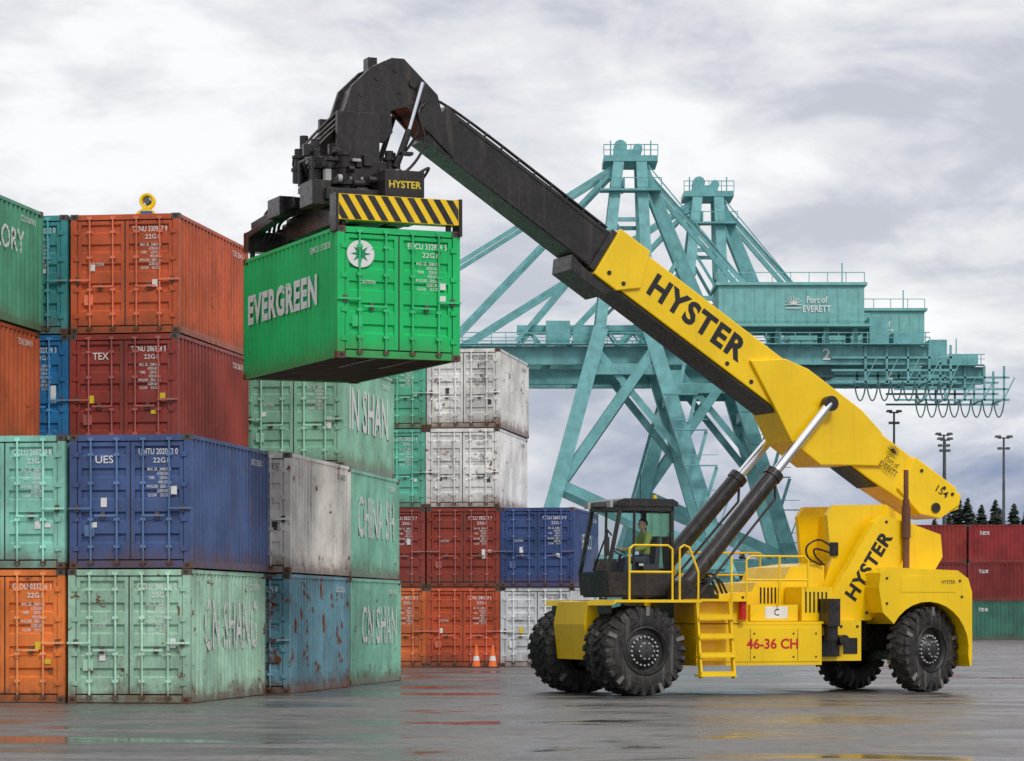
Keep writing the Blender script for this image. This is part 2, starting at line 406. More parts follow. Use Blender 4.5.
# spreader / rotator
b = MB(); ac = -5.9
b.box(ac - .42, ac + .5, -.62, -.48, 10.95, 12.05); b.box(ac - .42, ac + .5, .48, .62, 10.95, 12.05)
b.box(ac - .55, ac + .65, -.65, .65, 10.85, 11.05)
for z0, z1, r in ((10.62, 10.84, .82), (10.5, 10.6, .98), (10.36, 10.49, .86), (11.06, 11.2, .55), (11.22, 11.45, .4)):
    b.cyl((ac, 0, z0), (ac, 0, z1), r, seg=36)
for i in range(24):
    t = i * math.pi / 12; b.cyl((ac + .92 * math.cos(t), .92 * math.sin(t), 10.6), (ac + .92 * math.cos(t), .92 * math.sin(t), 10.66), .035, seg=6, mat=1)
for (x, y, h) in ((-.85, -.45, .65), (-.8, .4, .85), (.75, -.5, .5), (-.35, -.8, .5), (.6, .6, .8), (-1.05, 0, .5)):
    b.cyl((ac + x, y, 10.6), (ac + x, y, 10.7 + h * .5), .13, seg=14); b.cyl((ac + x, y, 10.7 + h * .5), (ac + x, y, 10.8 + h), .09, seg=14)
    b.cyl((ac + x, y, 10.8 + h * .6), (ac + x, y, 10.86 + h * .6), .14, seg=14); b.cyl((ac + x, y, 10.84), (ac + x, y, 10.9), .16, seg=14)
rr = random.Random(4)
for i in range(60):
    x = ac + rr.uniform(-1.15, 1.0); y = rr.uniform(-1.2, .3); z = rr.uniform(10.1, 11.2); sx_, sy_, sz_ = (rr.uniform(.03, .13) for _ in range(3))
    if z > 10.95 and abs(x - ac) < .5: y = -.68
    if rr.random() < .4: b.cyl((x - sx_, y - .1, z), (x + sx_, y - .1, z), sz_ * .7, seg=10, mat=1 if rr.random() < .2 else 0)
    else: b.box(x - sx_, x + sx_, y - sy_, y + sy_, z - sz_, z + sz_, 1 if rr.random() < .08 else 0)
b.box(ac - .95, ac + .95, -1.45, 1.45, 10.10, 10.33)
b.box(ac - .75, ac + .75, -1.7, 1.7, 9.62, 10.08)
b.box(.2 + ac, 1.05 + ac, -1.75, -1.0, 10.12, 10.72); b.box(ac + .1, ac + 1.15, -1.85, -.9, 10.02, 10.1)
b.box(ac - 1.2, ac - .8, -1.3, -.5, 10.0, 10.5); b.box(ac - 1.3, ac - .95, .5, 1.3, 10.0, 10.4)
b.tube([(ac - 1.2, -1.3, 10.5), (ac - 1.2, -1.3, 10.95), (ac - 1.2, -.5, 10.95), (ac - 1.2, -.5, 10.5)], .03)
for s in (-.42, .42):
    b.box(ac + s - .2, ac + s + .2, -2.95, 2.95, 9.62, 9.98)
    b.box(ac + s - .26, ac + s + .26, -2.2, -1.8, 9.56, 10.03); b.box(ac + s - .26, ac + s + .26, 1.8, 2.2, 9.56, 10.03)
b.box(ac - 1.27, ac + 1.27, 2.72, 3.05, 9.50, 9.93)
b.box(ac - 1.15, ac + 1.15, -2.7, -2.55, 9.5, 9.8)
for sy in (-2.88, 2.88):
    for sx in (-1.12, 1.12):
        b.cyl((ac + sx, sy, 9.34), (ac + sx, sy, 9.5), .06, seg=8)
for k in range(5):
    b.hose([(ac - .9 + .1 * k, .9, 10.3), (ac - 1.15 + .08 * k, 1.7, 10.25 - .05 * k), (ac - 1.0 + .1 * k, 2.7, 9.95)], .035)
b.beam((ac - 1.0, .2, 10.25), (ac - 1.2, 2.5, 9.98), .16, .2)
b.beam((ac - 1.1, 1.2, 10.05), (ac - 1.2, 2.6, 9.85), .2, .14)
b.obj('spreader_frame', [M_k, M_grey], RS, .012)
b = MB()
b.box(ac - 1.27, ac + 1.27, -3.07, -2.75, 9.47, 9.97, 0)
b.box(ac + 1.275, ac + 1.34, -3.09, -2.72, 9.25, 9.99, 1); b.box(ac - 1.33, ac - 1.275, -3.09, -2.72, 9.25, 9.99, 1)
n = 9; wd = 2.5 / n
def clipx(poly, xm, keep):
    out = []
    for i in range(len(poly)):
        p0, p1 = poly[i], poly[(i + 1) % len(poly)]
        i0 = (p0[0] >= xm) == keep; i1 = (p1[0] >= xm) == keep
        if i0: out.append(p0)
        if i0 != i1:
            t = (xm - p0[0]) / (p1[0] - p0[0]); out.append((xm, p0[1] + t * (p1[1] - p0[1])))
    return out
for i in range(-1, n + 2):
    x = ac - 1.2 + i * wd; sl = .30
    poly = [(x, 9.48), (x + wd * .52, 9.48), (x + wd * .52 - sl, 9.96), (x - sl, 9.96)]
    poly = clipx(clipx(poly, ac - 1.26, True), ac + 1.26, False)
    if len(poly) > 2:
        b.add([(q[0], -3.075, q[1]) for q in poly], [tuple(range(len(poly)))], 1)
b.obj('chevron_end_beam', [M_y, M_k], RS)
text('HYSTER', RS, (ac + .62, -1.756, 10.42), (1, 0, 0), (0, 0, 1), .7, .15, D_ye, 'spreader_lettering', .025)

# lift cylinders
b = MB()
for sy in (-.98, .98):
    top = Vector((5.1, sy * .78, 6.35)); bot = Vector((1.35, sy, 2.2)); mid = bot + (top - bot) * .60
    b.cyl(bot, mid, .19, seg=20, mat=0); b.cyl(mid, mid + (top - bot).normalized() * .16, .215, seg=20, mat=0)
    b.cyl(mid, top, .105, seg=16, mat=1)
    b.cyl((top.x, top.y - .10, top.z), (top.x, top.y + .10, top.z), .17, seg=16, mat=0)
    b.cyl((bot.x, bot.y - .2, bot.z), (bot.x, bot.y + .2, bot.z), .26, seg=16, mat=0)
    off = Vector((.17, 0, -.16))
    b.tube([bot + off * 1.6 + (top - bot) * .05, bot + off * 1.6 + (top - bot) * .55, mid + off * .6], .03, mat=0)
b.obj('lift_cylinders', [M_k, M_ch], RS)

# wheels
def wheel(name, a0, y0_, sgn, w=.52, dual=False, steer=0):
    b = MB()
    def tyre(y0):
        h = w / 2
        pr = [(-h + .06, .47), (-h + .01, .52), (-h, .66), (-h + .01, .80), (-h + .05, .885), (-h + .09, .915), (0, .925), (h - .09, .915), (h - .05, .885), (h - .01, .80), (h, .66), (h - .01, .52), (h - .06, .47)]
        b.lathe(pr, (0, y0, 0), 56, 0)
        for i in range(26):
            for side in (-1, 1):
                t = 2 * math.pi * (i + (.5 if side > 0 else 0)) / 26
                pts = []
                for (yy, tt) in ((.015, .0), (h - .005, .05)):
                    for dt in (-.062, .062):
                        for r in (.86, .955 if yy < .1 else .935):
                            ang = t + tt * 1.4 + dt
                            pts.append((r * math.cos(ang), y0 + side * yy, r * math.sin(ang)))
                b.add(pts, [(0, 1, 3, 2), (4, 6, 7, 5), (0, 4, 5, 1), (2, 3, 7, 6), (1, 5, 7, 3), (0, 2, 6, 4)], 0)
                pts = []
                for r in (.74, .93):
                    for dt in (-.05, .05):
                        for yy in (h - .03, h + (.012 if r < .8 else .008)):
                            ang = t + .07 + dt
                            pts.append((r * math.cos(ang), y0 + side * yy, r * math.sin(ang)))
                b.add(pts, [(0, 1, 3, 2), (4, 6, 7, 5), (0, 4, 5, 1), (2, 3, 7, 6), (1, 5, 7, 3), (0, 2, 6, 4)], 3 if i % 5 == 1 else 0)
        b.lathe([(-.26, .49), (-h + .01, .52), (-h + .03, .49), (-h + .12, .44), (h - .12, .44), (h - .03, .49), (h - .01, .52)], (0, y0, 0), 40, 1)
    tyre(0)
    if dual: tyre(-sgn * (w + .12))
    o = sgn * w / 2; s = sgn
    b.lathe([(o - s * .14, .45), (o - s * .16, .36), (o - s * .10, .33), (o - s * .10, .24), (o + s * .02, .21), (o + s * .04, .17), (o + s * .04, .0)], (0, 0, 0), 40, 1)
    for i in range(20):
        t = i * math.pi / 10
        b.cyl((.30 * math.cos(t), o - s * .11, .30 * math.sin(t)), (.30 * math.cos(t), o - s * .05, .30 * math.sin(t)), .022, seg=6, mat=2)
    for i in range(10):
        t = i * math.pi / 5
        b.cyl((.17 * math.cos(t), o + s * .02, .17 * math.sin(t)), (.17 * math.cos(t), o + s * .05, .17 * math.sin(t)), .018, seg=6, mat=2)
    o_ = b.obj(name, [M_tire, M_rim, M_grey, M_mud], RS); o_.location = (a0, y0_, .945); o_.rotation_euler = (0, 0, steer); return o_
wheel('front_wheel', 0, -1.79, -1, dual=True); wheel('front_wheel_far', 0, 1.79, 1, dual=True)
wheel('rear_wheel', 7.05, -1.45, -1, steer=math.radians(20)); wheel('rear_wheel_far', 6.9, 1.5, 1, steer=math.radians(16))

# chassis
b = MB()
b.box(-.7, 5.5, -.72, .72, .78, 1.62, 0)
b.prism([(-.85, 1.5), (-.76, 1.98), (-.5, 2.0), (-.5, .75), (-.76, .75)], -.80, .80, 0)
b.prism([(5.5, .9), (5.5, 1.7), (7.9, 1.9), (7.9, .9)], -.6, .6, 1)
for s in (-1, 1):
    y0, y1 = sorted((s * .83, s * 2.06)); fx = -.72 if s < 0 else -.45
    b.prism([(fx - .06, 1.90), (fx, 2.02), (1.3, 2.02), (1.3, 1.96), (fx + .04, 1.96)], y0, y1, 0)
    y0, y1 = sorted((s * .73, s * 1.75))
    b.box(1.32, 4.35, y0, y1, .62, 1.50, 0)
    b.box(1.30, 2.35, min(y0, s * 1.3), max(y1, s * 1.3), 1.52, 1.98, 0)
    b.box(1.31, 2.45, *sorted((s * .73, s * 2.0)), 1.985, 2.04, 0)
    b.box(4.37, 5.5, *sorted((s * .73, s * 1.45)), .70, 1.58, 0)
b.box(1.4, 4.3, -1.765, -1.755, .7, 1.42, 0)
b.box(2.36, 4.6, -1.72, -.73, 1.505, 1.56, 0)
b.prism([(2.4, 1.62), (2.4, 2.15), (3.2, 2.2), (3.3, 2.4), (4.0, 2.45), (4.15, 2.75), (5.0, 2.85), (5.0, 1.62)], -.70, 1.35, 0)
b.box(2.75, 3.9, -1.5, -.74, 1.57, 1.92, 0)
b.box(3.1, 3.65, -1.51, -1.5, 1.62, 1.88, 2)
b.box(4.0, 4.75, -1.5, -.74, 1.57, 2.3, 0)
for i in range(6): b.box(3.4 + i * .09, 3.44 + i * .09, -.708, -.70, 1.95, 2.3, 1)
for i in range(6): b.box(4.08 + i * .1, 4.12 + i * .1, -1.508, -1.5, 1.75, 2.2, 1)
tw = [(4.75, 1.72), (5.15, 2.9), (5.05, 3.9), (5.2, 4.12), (6.55, 4.15), (7.3, 3.7), (7.95, 3.5), (8.0, 3.0), (7.6, 2.4), (7.4, 1.6)]
b.prism(tw, -.74, -.60, 0); b.prism(tw, .60, .74, 0)
b.prism([(5.4, 1.7), (5.6, 3.9), (6.6, 3.8), (7.6, 3.2), (7.4, 1.7)], -.6, .6, 0)
pl = [(4.62, 1.58), (4.75, 1.85), (6.0, 3.75), (6.25, 3.9), (6.95, 3.7), (7.05, 3.5), (6.05, 1.75), (5.9, 1.58)]
b.prism(pl, -1.16, -.90, 0); b.prism(pl, .90, 1.16, 0)
b.box(4.9, 5.8, -.9, -.74, 1.6, 1.9, 0); b.box(6.1, 6.7, -.9, -.74, 3.2, 3.6, 0); b.box(6.1, 6.7, .74, .9, 3.2, 3.6, 0)
arc = [(7.0 + 1.03 * math.cos(t), .95 + 1.04 * math.sin(t)) for t in [math.radians(x) for x in range(-8, 156, 12)]]
cw = [(5.85, 1.75), (5.75, 2.3), (5.8, 2.62), (6.0, 2.74), (7.75, 2.68), (8.02, 2.5), (8.12, 2.2), (8.12, .75), (8.10, .58), (8.06, .56)] + arc + [(6.0, 1.62)]
b.prism(cw, -1.78, -.62, 0); b.prism(cw, .62, 1.78, 0)
b.prism([(7.75, .7), (7.75, 2.6), (7.95, 2.57), (8.08, 2.4), (8.08, .7)], -.62, .62, 0)
b.box(5.8, 7.75, -.62, .62, 2.3, 2.64, 0)
b.box(6.3, 7.7, -1.79, -1.781, 2.2, 2.55, 0)
for x in (2.6, 3.75): b.box(x, x + .012, -1.768, -1.764, .72, 1.40, 1)
for x, z in ((2.7, 1.3), (3.65, 1.3), (2.7, .8), (3.65, .8), (4.2, 1.3), (4.2, .8)): b.cyl((x, -1.775, z), (x, -1.76, z), .022, seg=8, mat=1)
for x, z in ((5.95, 1.95), (5.95, 2.5), (7.8, 2.45), (7.85, 2.1)): b.cyl((x, -1.795, z), (x, -1.775, z), .03, seg=8, mat=1)
for x, z in ((4.95, 1.75), (5.8, 1.75), (6.75, 3.6), (6.3, 3.75)): b.cyl((x, -1.175, z), (x, -1.155, z), .035, seg=8, mat=1)
for x in (4.5, 5.0, 5.4): b.cyl((x, -1.47, 1.45), (x, -1.445, 1.45), .03, seg=8, mat=1)
b.box(5.05, 5.4, -1.462, -1.449, .85, 1.2, 1)
b.obj('chassis', [M_y, M_k, M_white], RS, .02)
b = MB()
b.cyl((0, -1.4, .95), (0, 1.4, .95), .3, seg=16); b.box(-.4, .4, -.5, .5, .6, 1.3)
b.cyl((7.05, -1.2, .95), (7.05, 1.2, .95), .17, seg=16); b.box(6.7, 7.4, -.7, .7, .7, 1.25)
b.box(4.42, 4.7, -1.95, -1.5, 1.45, 2.05); b.cyl((4.95, -1.7, 1.15), (4.95, -1.46, 1.15), .12, seg=14); b.cyl((4.58, -1.75, 1.5), (4.58, -1.75, 1.15), .15, seg=16)
b.box(4.45, 4.9, -1.56, -1.46, .80, 1.25)
b.hose([(4.9, -.75, 2.8), (4.55, -.8, 2.95), (4.5, -.82, 3.2), (4.8, -.82, 3.35), (5.15, -.78, 3.2)], .024)
b.hose([(4.95, -.78, 2.8), (4.7, -.83, 3.0), (4.7, -.85, 3.15), (5.15, -.80, 3.05)], .024)
b.box(5.1, 5.3, -.80, -.745, 3.0, 3.3)
for i in range(7):
    b.hose([(2.4 + .06 * i, .2 - .1 * i, 2.15), (2.1 + .05 * i, .2 - .12 * i, 2.5 + .05 * (i % 3)), (1.75, .2 - .1 * i, 2.2)], .028)
b.box(1.45, 2.3, -.7, .7, 1.65, 2.35)
for y in (-1.5, 1.5): b.box(-.78 if y < 0 else -.5, -.62 if y < 0 else -.35, y - .2, y + .2, 1.72, 1.9)
b.obj('running_gear', [M_k], RS, .01)
b = MB()
for x in (1.20, 1.98):
    b.beam((x, -1.98, 2.0), (x + .05, -2.12, .36), .05, .12, 0)
for i, z in enumerate((.42, .82, 1.22, 1.62)):
    b.box(1.20, 2.04, -2.22 + i * .03, -1.9 + i * .03, z - .02, z + .02, 0)
    b.box(1.22, 2.0, -2.21 + i * .03, -2.20 + i * .03, z + .02, z + .09, 0)
b.obj('access_steps', [M_y], RS)
b = MB(); r = .024
def loop(pts): b.tube(pts, r, 8, 0)
y = -1.98
loop([(-.35, y, 2.02), (-.35, y, 3.08), (-.25, y, 3.16), (.55, y, 3.16), (.65, y, 3.08), (.65, y, 2.02)]); loop([(-.35, y, 2.6), (.65, y, 2.6)])
loop([(.82, y, 2.02), (.82, y, 3.1), (.92, y, 3.17), (1.05, y, 3.12), (1.22, y - .08, 2.6), (1.22, y - .06, 1.4)])
loop([(2.05, y, 2.02), (2.05, y, 2.95), (2.0, y - .08, 2.3), (2.02, y - .06, 1.3)])
loop([(2.6, -1.6, 1.56), (2.6, -1.6, 2.88), (2.7, -1.6, 2.96), (4.0, -1.6, 2.96), (4.1, -1.6, 2.88), (4.1, -1.6, 2.3)]); loop([(2.6, -1.6, 2.45), (4.1, -1.6, 2.45)]); loop([(3.4, -1.6, 1.9), (3.4, -1.6, 2.96)])
loop([(2.45, 1.55, 1.6), (2.45, 1.55, 3.1), (4.6, 1.55, 3.1), (4.6, 1.55, 2.3)]); loop([(2.45, 1.55, 2.6), (4.6, 1.55, 2.6)])
b.obj('handrails', [M_y], RS)
b = MB(); b.cyl((6.75, -1.25, 2.7), (6.75, -1.25, 4.25), .075, seg=14); b.cyl((6.75, -1.25, 4.25), (6.75, -1.25, 4.9), .055, seg=14); b.cyl((6.75, -1.25, 3.4), (6.75, -1.25, 4.1), .10, seg=14)
b.obj('exhaust_stack', [M_rust], RS)
b = MB(); b.cyl((2.38, -1.85, 1.6), (2.38, -1.85, 2.0), .08, seg=14, mat=0); b.cyl((2.38, -1.85, 2.0), (2.38, -1.85, 2.1), .03, seg=8, mat=1)
b.obj('fire_extinguisher_bottle', [M_red, M_k], RS)
text('46-36 CH', RS, (3.15, -1.768, 1.07), (1, 0, 0), (0, 0, 1), 1.25, .23, D_red, 'model_lettering', .03)
a_ = math.radians(56)
text('HYSTER', RS, (5.86, -1.165, 2.76), (math.cos(a_), 0, math.sin(a_)), (-math.sin(a_), 0, math.cos(a_)), 1.72, .34, D_blk, 'tower_lettering', .04)
text('C', RS, (3.38, -1.513, 1.75), (1, 0, 0), (0, 0, 1), .12, .15, D_blk, 'tank_mark', .01)
text('HYSTER', RS, (7.5, -1.793, 2.42), (1, 0, 0), (0, 0, 1), .35, .08, D_blk, 'counterweight_badge', .01)

# cab
b = MB()
cw_ = .76
b.prism([(-.5, 2.12), (-.56, 2.62), (1.3, 2.62), (1.3, 2.12)], -cw_, -cw_ + .06, 0)
b.prism([(-.5, 2.12), (-.56, 2.62), (1.3, 2.62), (1.3, 2.12)], cw_ - .06, cw_, 0)
b.prism([(-.5, 2.12), (-.56, 2.62), (-.48, 2.62), (-.42, 2.12)], -cw_ + .06, cw_ - .06, 0)
b.box(-.45, 1.3, -cw_ + .06, cw_ - .06, 2.08, 2.14, 0)
b.box(1.24, 1.3, -cw_ + .06, cw_ - .06, 2.14, 2.7, 0)
for s in (-1, 1):
    y = s * (cw_ - .045)
    b.beam((-.53, y, 2.6), (-.17, y, 4.02), .08, .08, 0)
    b.beam((1.25, y, 2.6), (1.25, y, 4.02), .08, .09, 0)
    b.beam((.18, y, 2.6), (.21, y, 4.02), .05, .05, 0)
    b.beam((-.2, y, 3.98), (1.28, y, 3.98), .09, .09, 0)
b.beam((-.2, -cw_, 3.98), (-.2, cw_, 3.98), .09, .09, 0); b.beam((1.25, -cw_, 3.98), (1.25, cw_, 3.98), .09, .09, 0)
b.prism([(-.36, 4.03), (-.3, 4.14), (-.1, 4.19), (1.25, 4.19), (1.4, 4.12), (1.4, 4.03)], -cw_ - .03, cw_ + .03, 0)
b.beam((-.55, .0, 2.65), (-.40, -.3, 3.3), .03, .03, 0)
b.box(.30, .42, -cw_ - .03, -cw_ - .001, 2.75, 2.8, 1)
for yy in (-.6, .55): b.box(-.45, -.37, yy - .09, yy + .09, 4.0, 4.14, 1)
b.tube([(-.45, -cw_, 3.4), (-.7, -cw_ - .25, 3.5), (-.7, -cw_ - .25, 3.2)], .02); b.box(-.74, -.70, -cw_ - .35, -cw_ - .15, 2.95, 3.35, 0)
b.cyl((1.0, .4, 4.19), (1.0, .4, 4.8), .012, seg=6, mat=0); b.cyl((.9, -.5, 4.19), (.9, -.5, 4.28), .05, seg=12, mat=4)
b.box(.62, 1.06, -.42, .1, 2.55, 2.8, 3); b.prism([(.98, 2.8), (1.08, 3.40), (1.16, 3.40), (1.12, 2.8)], -.34, .02, 3)
b.box(-.42, -.1, -.4, .2, 2.2, 2.9, 0); b.cyl((-.05, -.16, 2.3), (.12, -.16, 3.0), .04, seg=10)
for i in range(20):
    t0 = i * math.pi / 10; t1 = (i + 1) * math.pi / 10
    q = lambda t: (.10 + .19 * math.cos(t) * .85, -.16 + .19 * math.sin(t), 3.05 + .19 * math.cos(t) * -.4)
    b.cyl(q(t0), q(t1), .014, seg=6)
b.v = [(x * .85 + .19, y, z) for x, y, z in b.v]
b.obj('cab_frame', [M_k, M_grey, M_red, M_seat, M_y], RS)
b = MB()
for s in (-1, 1):
    y = s * (cw_ - .03)
    b.add([(-.52, y, 2.64), (1.2, y, 2.64), (1.2, y, 3.94), (-.19, y, 3.94)], [(0, 1, 2, 3)])
b.add([(-.55, -.7, 2.64), (-.55, .7, 2.64), (-.21, .7, 3.94), (-.21, -.7, 3.94)], [(0, 1, 2, 3)])
b.add([(1.27, -.7, 2.72), (1.27, .7, 2.72), (1.27, .7, 3.94), (1.27, -.7, 3.94)], [(0, 1, 2, 3)])
b.v = [(x * .85 + .19, y, z) for x, y, z in b.v]
b.obj('cab_glass', [M_gl], RS)

# driver
M_skin, nt, p = newmat('skin'); p.inputs['Base Color'].default_value = (.80, .50, .37, 1); p.inputs['Roughness'].default_value = .55
M_jkt = paint('work_jacket', (.42, .58, .16), 0, .2, .85); M_trs = paint('work_trousers', (.09, .11, .17), 0, .2, .85); M_hair = paint('dark_hair', (.06, .04, .028), 0, .1, .8)
def skinned(name, verts, edges, radii, mat, parent, root=0, sub=2):
    me = bpy.data.meshes.new(name); me.from_pydata(verts, edges, []); me.materials.append(mat)
    o = bpy.data.objects.new(name, me); COL.objects.link(o); o.parent = parent
    sk = o.modifiers.new('skin', 'SKIN'); sk.use_smooth_shade = True
    for i, r in enumerate(radii):
        sv = me.skin_vertices[0].data[i]; rr = r if isinstance(r, tuple) else (r, r); sv.radius = rr; sv.use_root = (i == root)
    s = o.modifiers.new('sub', 'SUBSURF'); s.levels = sub; s.render_levels = sub
    return o
DR = empty('driver', (ORG.x, ORG.y, 0), TH)
yb = -.16
V = [(.86, yb, 2.93), (.88, yb, 3.10), (.88, yb, 3.28), (.87, yb, 3.42), (.86, yb, 3.50),
     (.87, yb - .2, 3.40), (.75, yb - .27, 3.15), (.5, yb - .2, 3.10), (.36, yb - .17, 3.13),
     (.87, yb + .2, 3.40), (.75, yb + .27, 3.15), (.5, yb + .2, 3.10), (.36, yb + .17, 3.13)]
E = [(0, 1), (1, 2), (2, 3), (3, 4), (3, 5), (5, 6), (6, 7), (7, 8), (3, 9), (9, 10), (10, 11), (11, 12)]
skinned('jacket_torso_arms', V, E, [(.15, .13), (.16, .13), (.18, .13), (.15, .11), .065, .085, .065, .05, .038, .085, .065, .05, .038], M_jkt, DR)
V = [(.86, yb, 2.92), (.8, yb - .1, 2.88), (.42, yb - .13, 2.9), (.3, yb - .13, 2.5), (.26, yb - .13, 2.22), (.14, yb - .13, 2.18), (.8, yb + .1, 2.88), (.42, yb + .13, 2.9), (.3, yb + .13, 2.5), (.26, yb + .13, 2.22), (.14, yb + .13, 2.18)]
skinned('trousers_legs', V, [(0, 1), (1, 2), (2, 3), (3, 4), (4, 5), (0, 6), (6, 7), (7, 8), (8, 9), (9, 10)], [.13, .1, .075, .06, .045, .04, .1, .075, .06, .045, .04], M_trs, DR)
skinned('neck', [(.86, yb, 3.46), (.85, yb, 3.56)], [(0, 1)], [.055, .052], M_skin, DR)
bm = bmesh.new(); bmesh.ops.create_uvsphere(bm, u_segments=24, v_segments=16, radius=1)
for v in bm.verts:
    x, y, z = v.co
    jaw = 1 - .22 * max(0, -z)
    nose = .022 * math.exp(-((y / .18) ** 2)) * math.exp(-(((z + .08) / .22) ** 2)) if x < 0 else 0
    eye = .010 * math.exp(-(((abs(y) - .38) / .16) ** 2)) * math.exp(-(((z - .08) / .12) ** 2)) if x < 0 else 0
    v.co = (x * .10 * (jaw if x > 0 else 1) - nose + eye, y * .08 * jaw, z * .125)
me = bpy.data.meshes.new('head'); bm.to_mesh(me); bm.free(); me.materials.append(M_skin); me.polygons.foreach_set('use_smooth', [True] * len(me.polygons))
o = bpy.data.objects.new('head', me); COL.objects.link(o); o.parent = DR; o.location = (.83, yb, 3.66)
b = MB()
for s in (-1, 1):
    b.cyl((.84, yb + s * .074, 3.66), (.845, yb + s * .094, 3.665), .026, .018, seg=10)
b.obj('ears', [M_skin], DR)
b = MB()
for s in (-1, 1): b.cyl((.742, yb + s * .03, 3.672), (.730, yb + s * .03, 3.672), .012, seg=8)
b.box(.724, .738, yb - .025, yb + .025, 3.603, 3.609)
b.obj('eyes_and_mouth', [M_hair], DR)
bm = bmesh.new(); bmesh.ops.create_uvsphere(bm, u_segments=20, v_segments=12, radius=1)
bmesh.ops.delete(bm, geom=[v for v in bm.verts if v.co.z < -.3 or (v.co.x < -.45 and v.co.z < .5) or (v.co.x < .2 and v.co.z < .25)], context='VERTS')
for v in bm.verts: v.co = (v.co.x * .109, v.co.y * .088, v.co.z * .131)
me = bpy.data.meshes.new('hair'); bm.to_mesh(me); bm.free(); me.materials.append(M_hair)
o = bpy.data.objects.new('hair', me); COL.objects.link(o); o.parent = DR; o.location = (.838, yb, 3.668)
for s in (-1, 1):
    hx, hy, hz = .34, yb + s * .17, 3.13
    skinned('palm', [(hx + .03, hy, hz), (hx - .07, hy, hz - .01)], [(0, 1)], [(.028, .02), (.036, .02)], M_skin, DR, sub=1)
    for k, ln in enumerate((.07, .08, .075, .06)):
        oy = (k - 1.5) * .02
        skinned('finger', [(hx - .07, hy + oy, hz), (hx - .07 - ln * .5, hy + oy, hz - .005), (hx - .08 - ln * .6, hy + oy, hz - .035), (hx - .07 - ln * .2, hy + oy, hz - .05)], [(0, 1), (1, 2), (2, 3)], [.009] * 4, M_skin, DR, sub=1)
    skinned('thumb', [(hx - .03, hy - s * .03, hz), (hx - .06, hy - s * .055, hz - .01), (hx - .09, hy - s * .06, hz - .03)], [(0, 1), (1, 2)], [.011, .010, .009], M_skin, DR, sub=1)

# ------------------------------------------------------------------ lifted green container
def rsw(a, bb, z): return Vector((ORG.x + a * ct - bb * st_, ORG.y + a * st_ + bb * ct, z))
P = rsw(-4.58, -3.03, 6.76)
gc = container(P, TH, (.004, .50, .13), .14, .15, code='EMCU 332828 5', sx=1.067, rods=(.03, .53, .18), var=.12)
text('EVERGREEN', gc, (-W - .0035, 3.45, 1.42), (0, -1, 0), (0, 0, 1), 4.5, .64, D_white, 'side_lettering', .045)
text('EMCU 332828', gc, (-W - .0035, 1.0, 2.25), (0, -1, 0), (0, 0, 1), 1.2, .13, D_white, 'side_id', .004)
b = MB()
cx, cz, R = -2.0 + .02, 2.05, .27
b.add([(cx + R * math.cos(i * math.pi / 16), .004, cz + R * math.sin(i * math.pi / 16)) for i in range(32)], [tuple(range(32))], 0)
star = []
for i in range(16):
    rr_ = .20 if i % 2 == 0 else .085
    star.append((cx + rr_ * math.cos(i * math.pi / 8 + math.pi / 2), 0.001, cz + rr_ * math.sin(i * math.pi / 8 + math.pi / 2)))
b.add(star, [tuple(range(16))], 1)
b.obj('owner_emblem', [D_white, D_grn], gc)

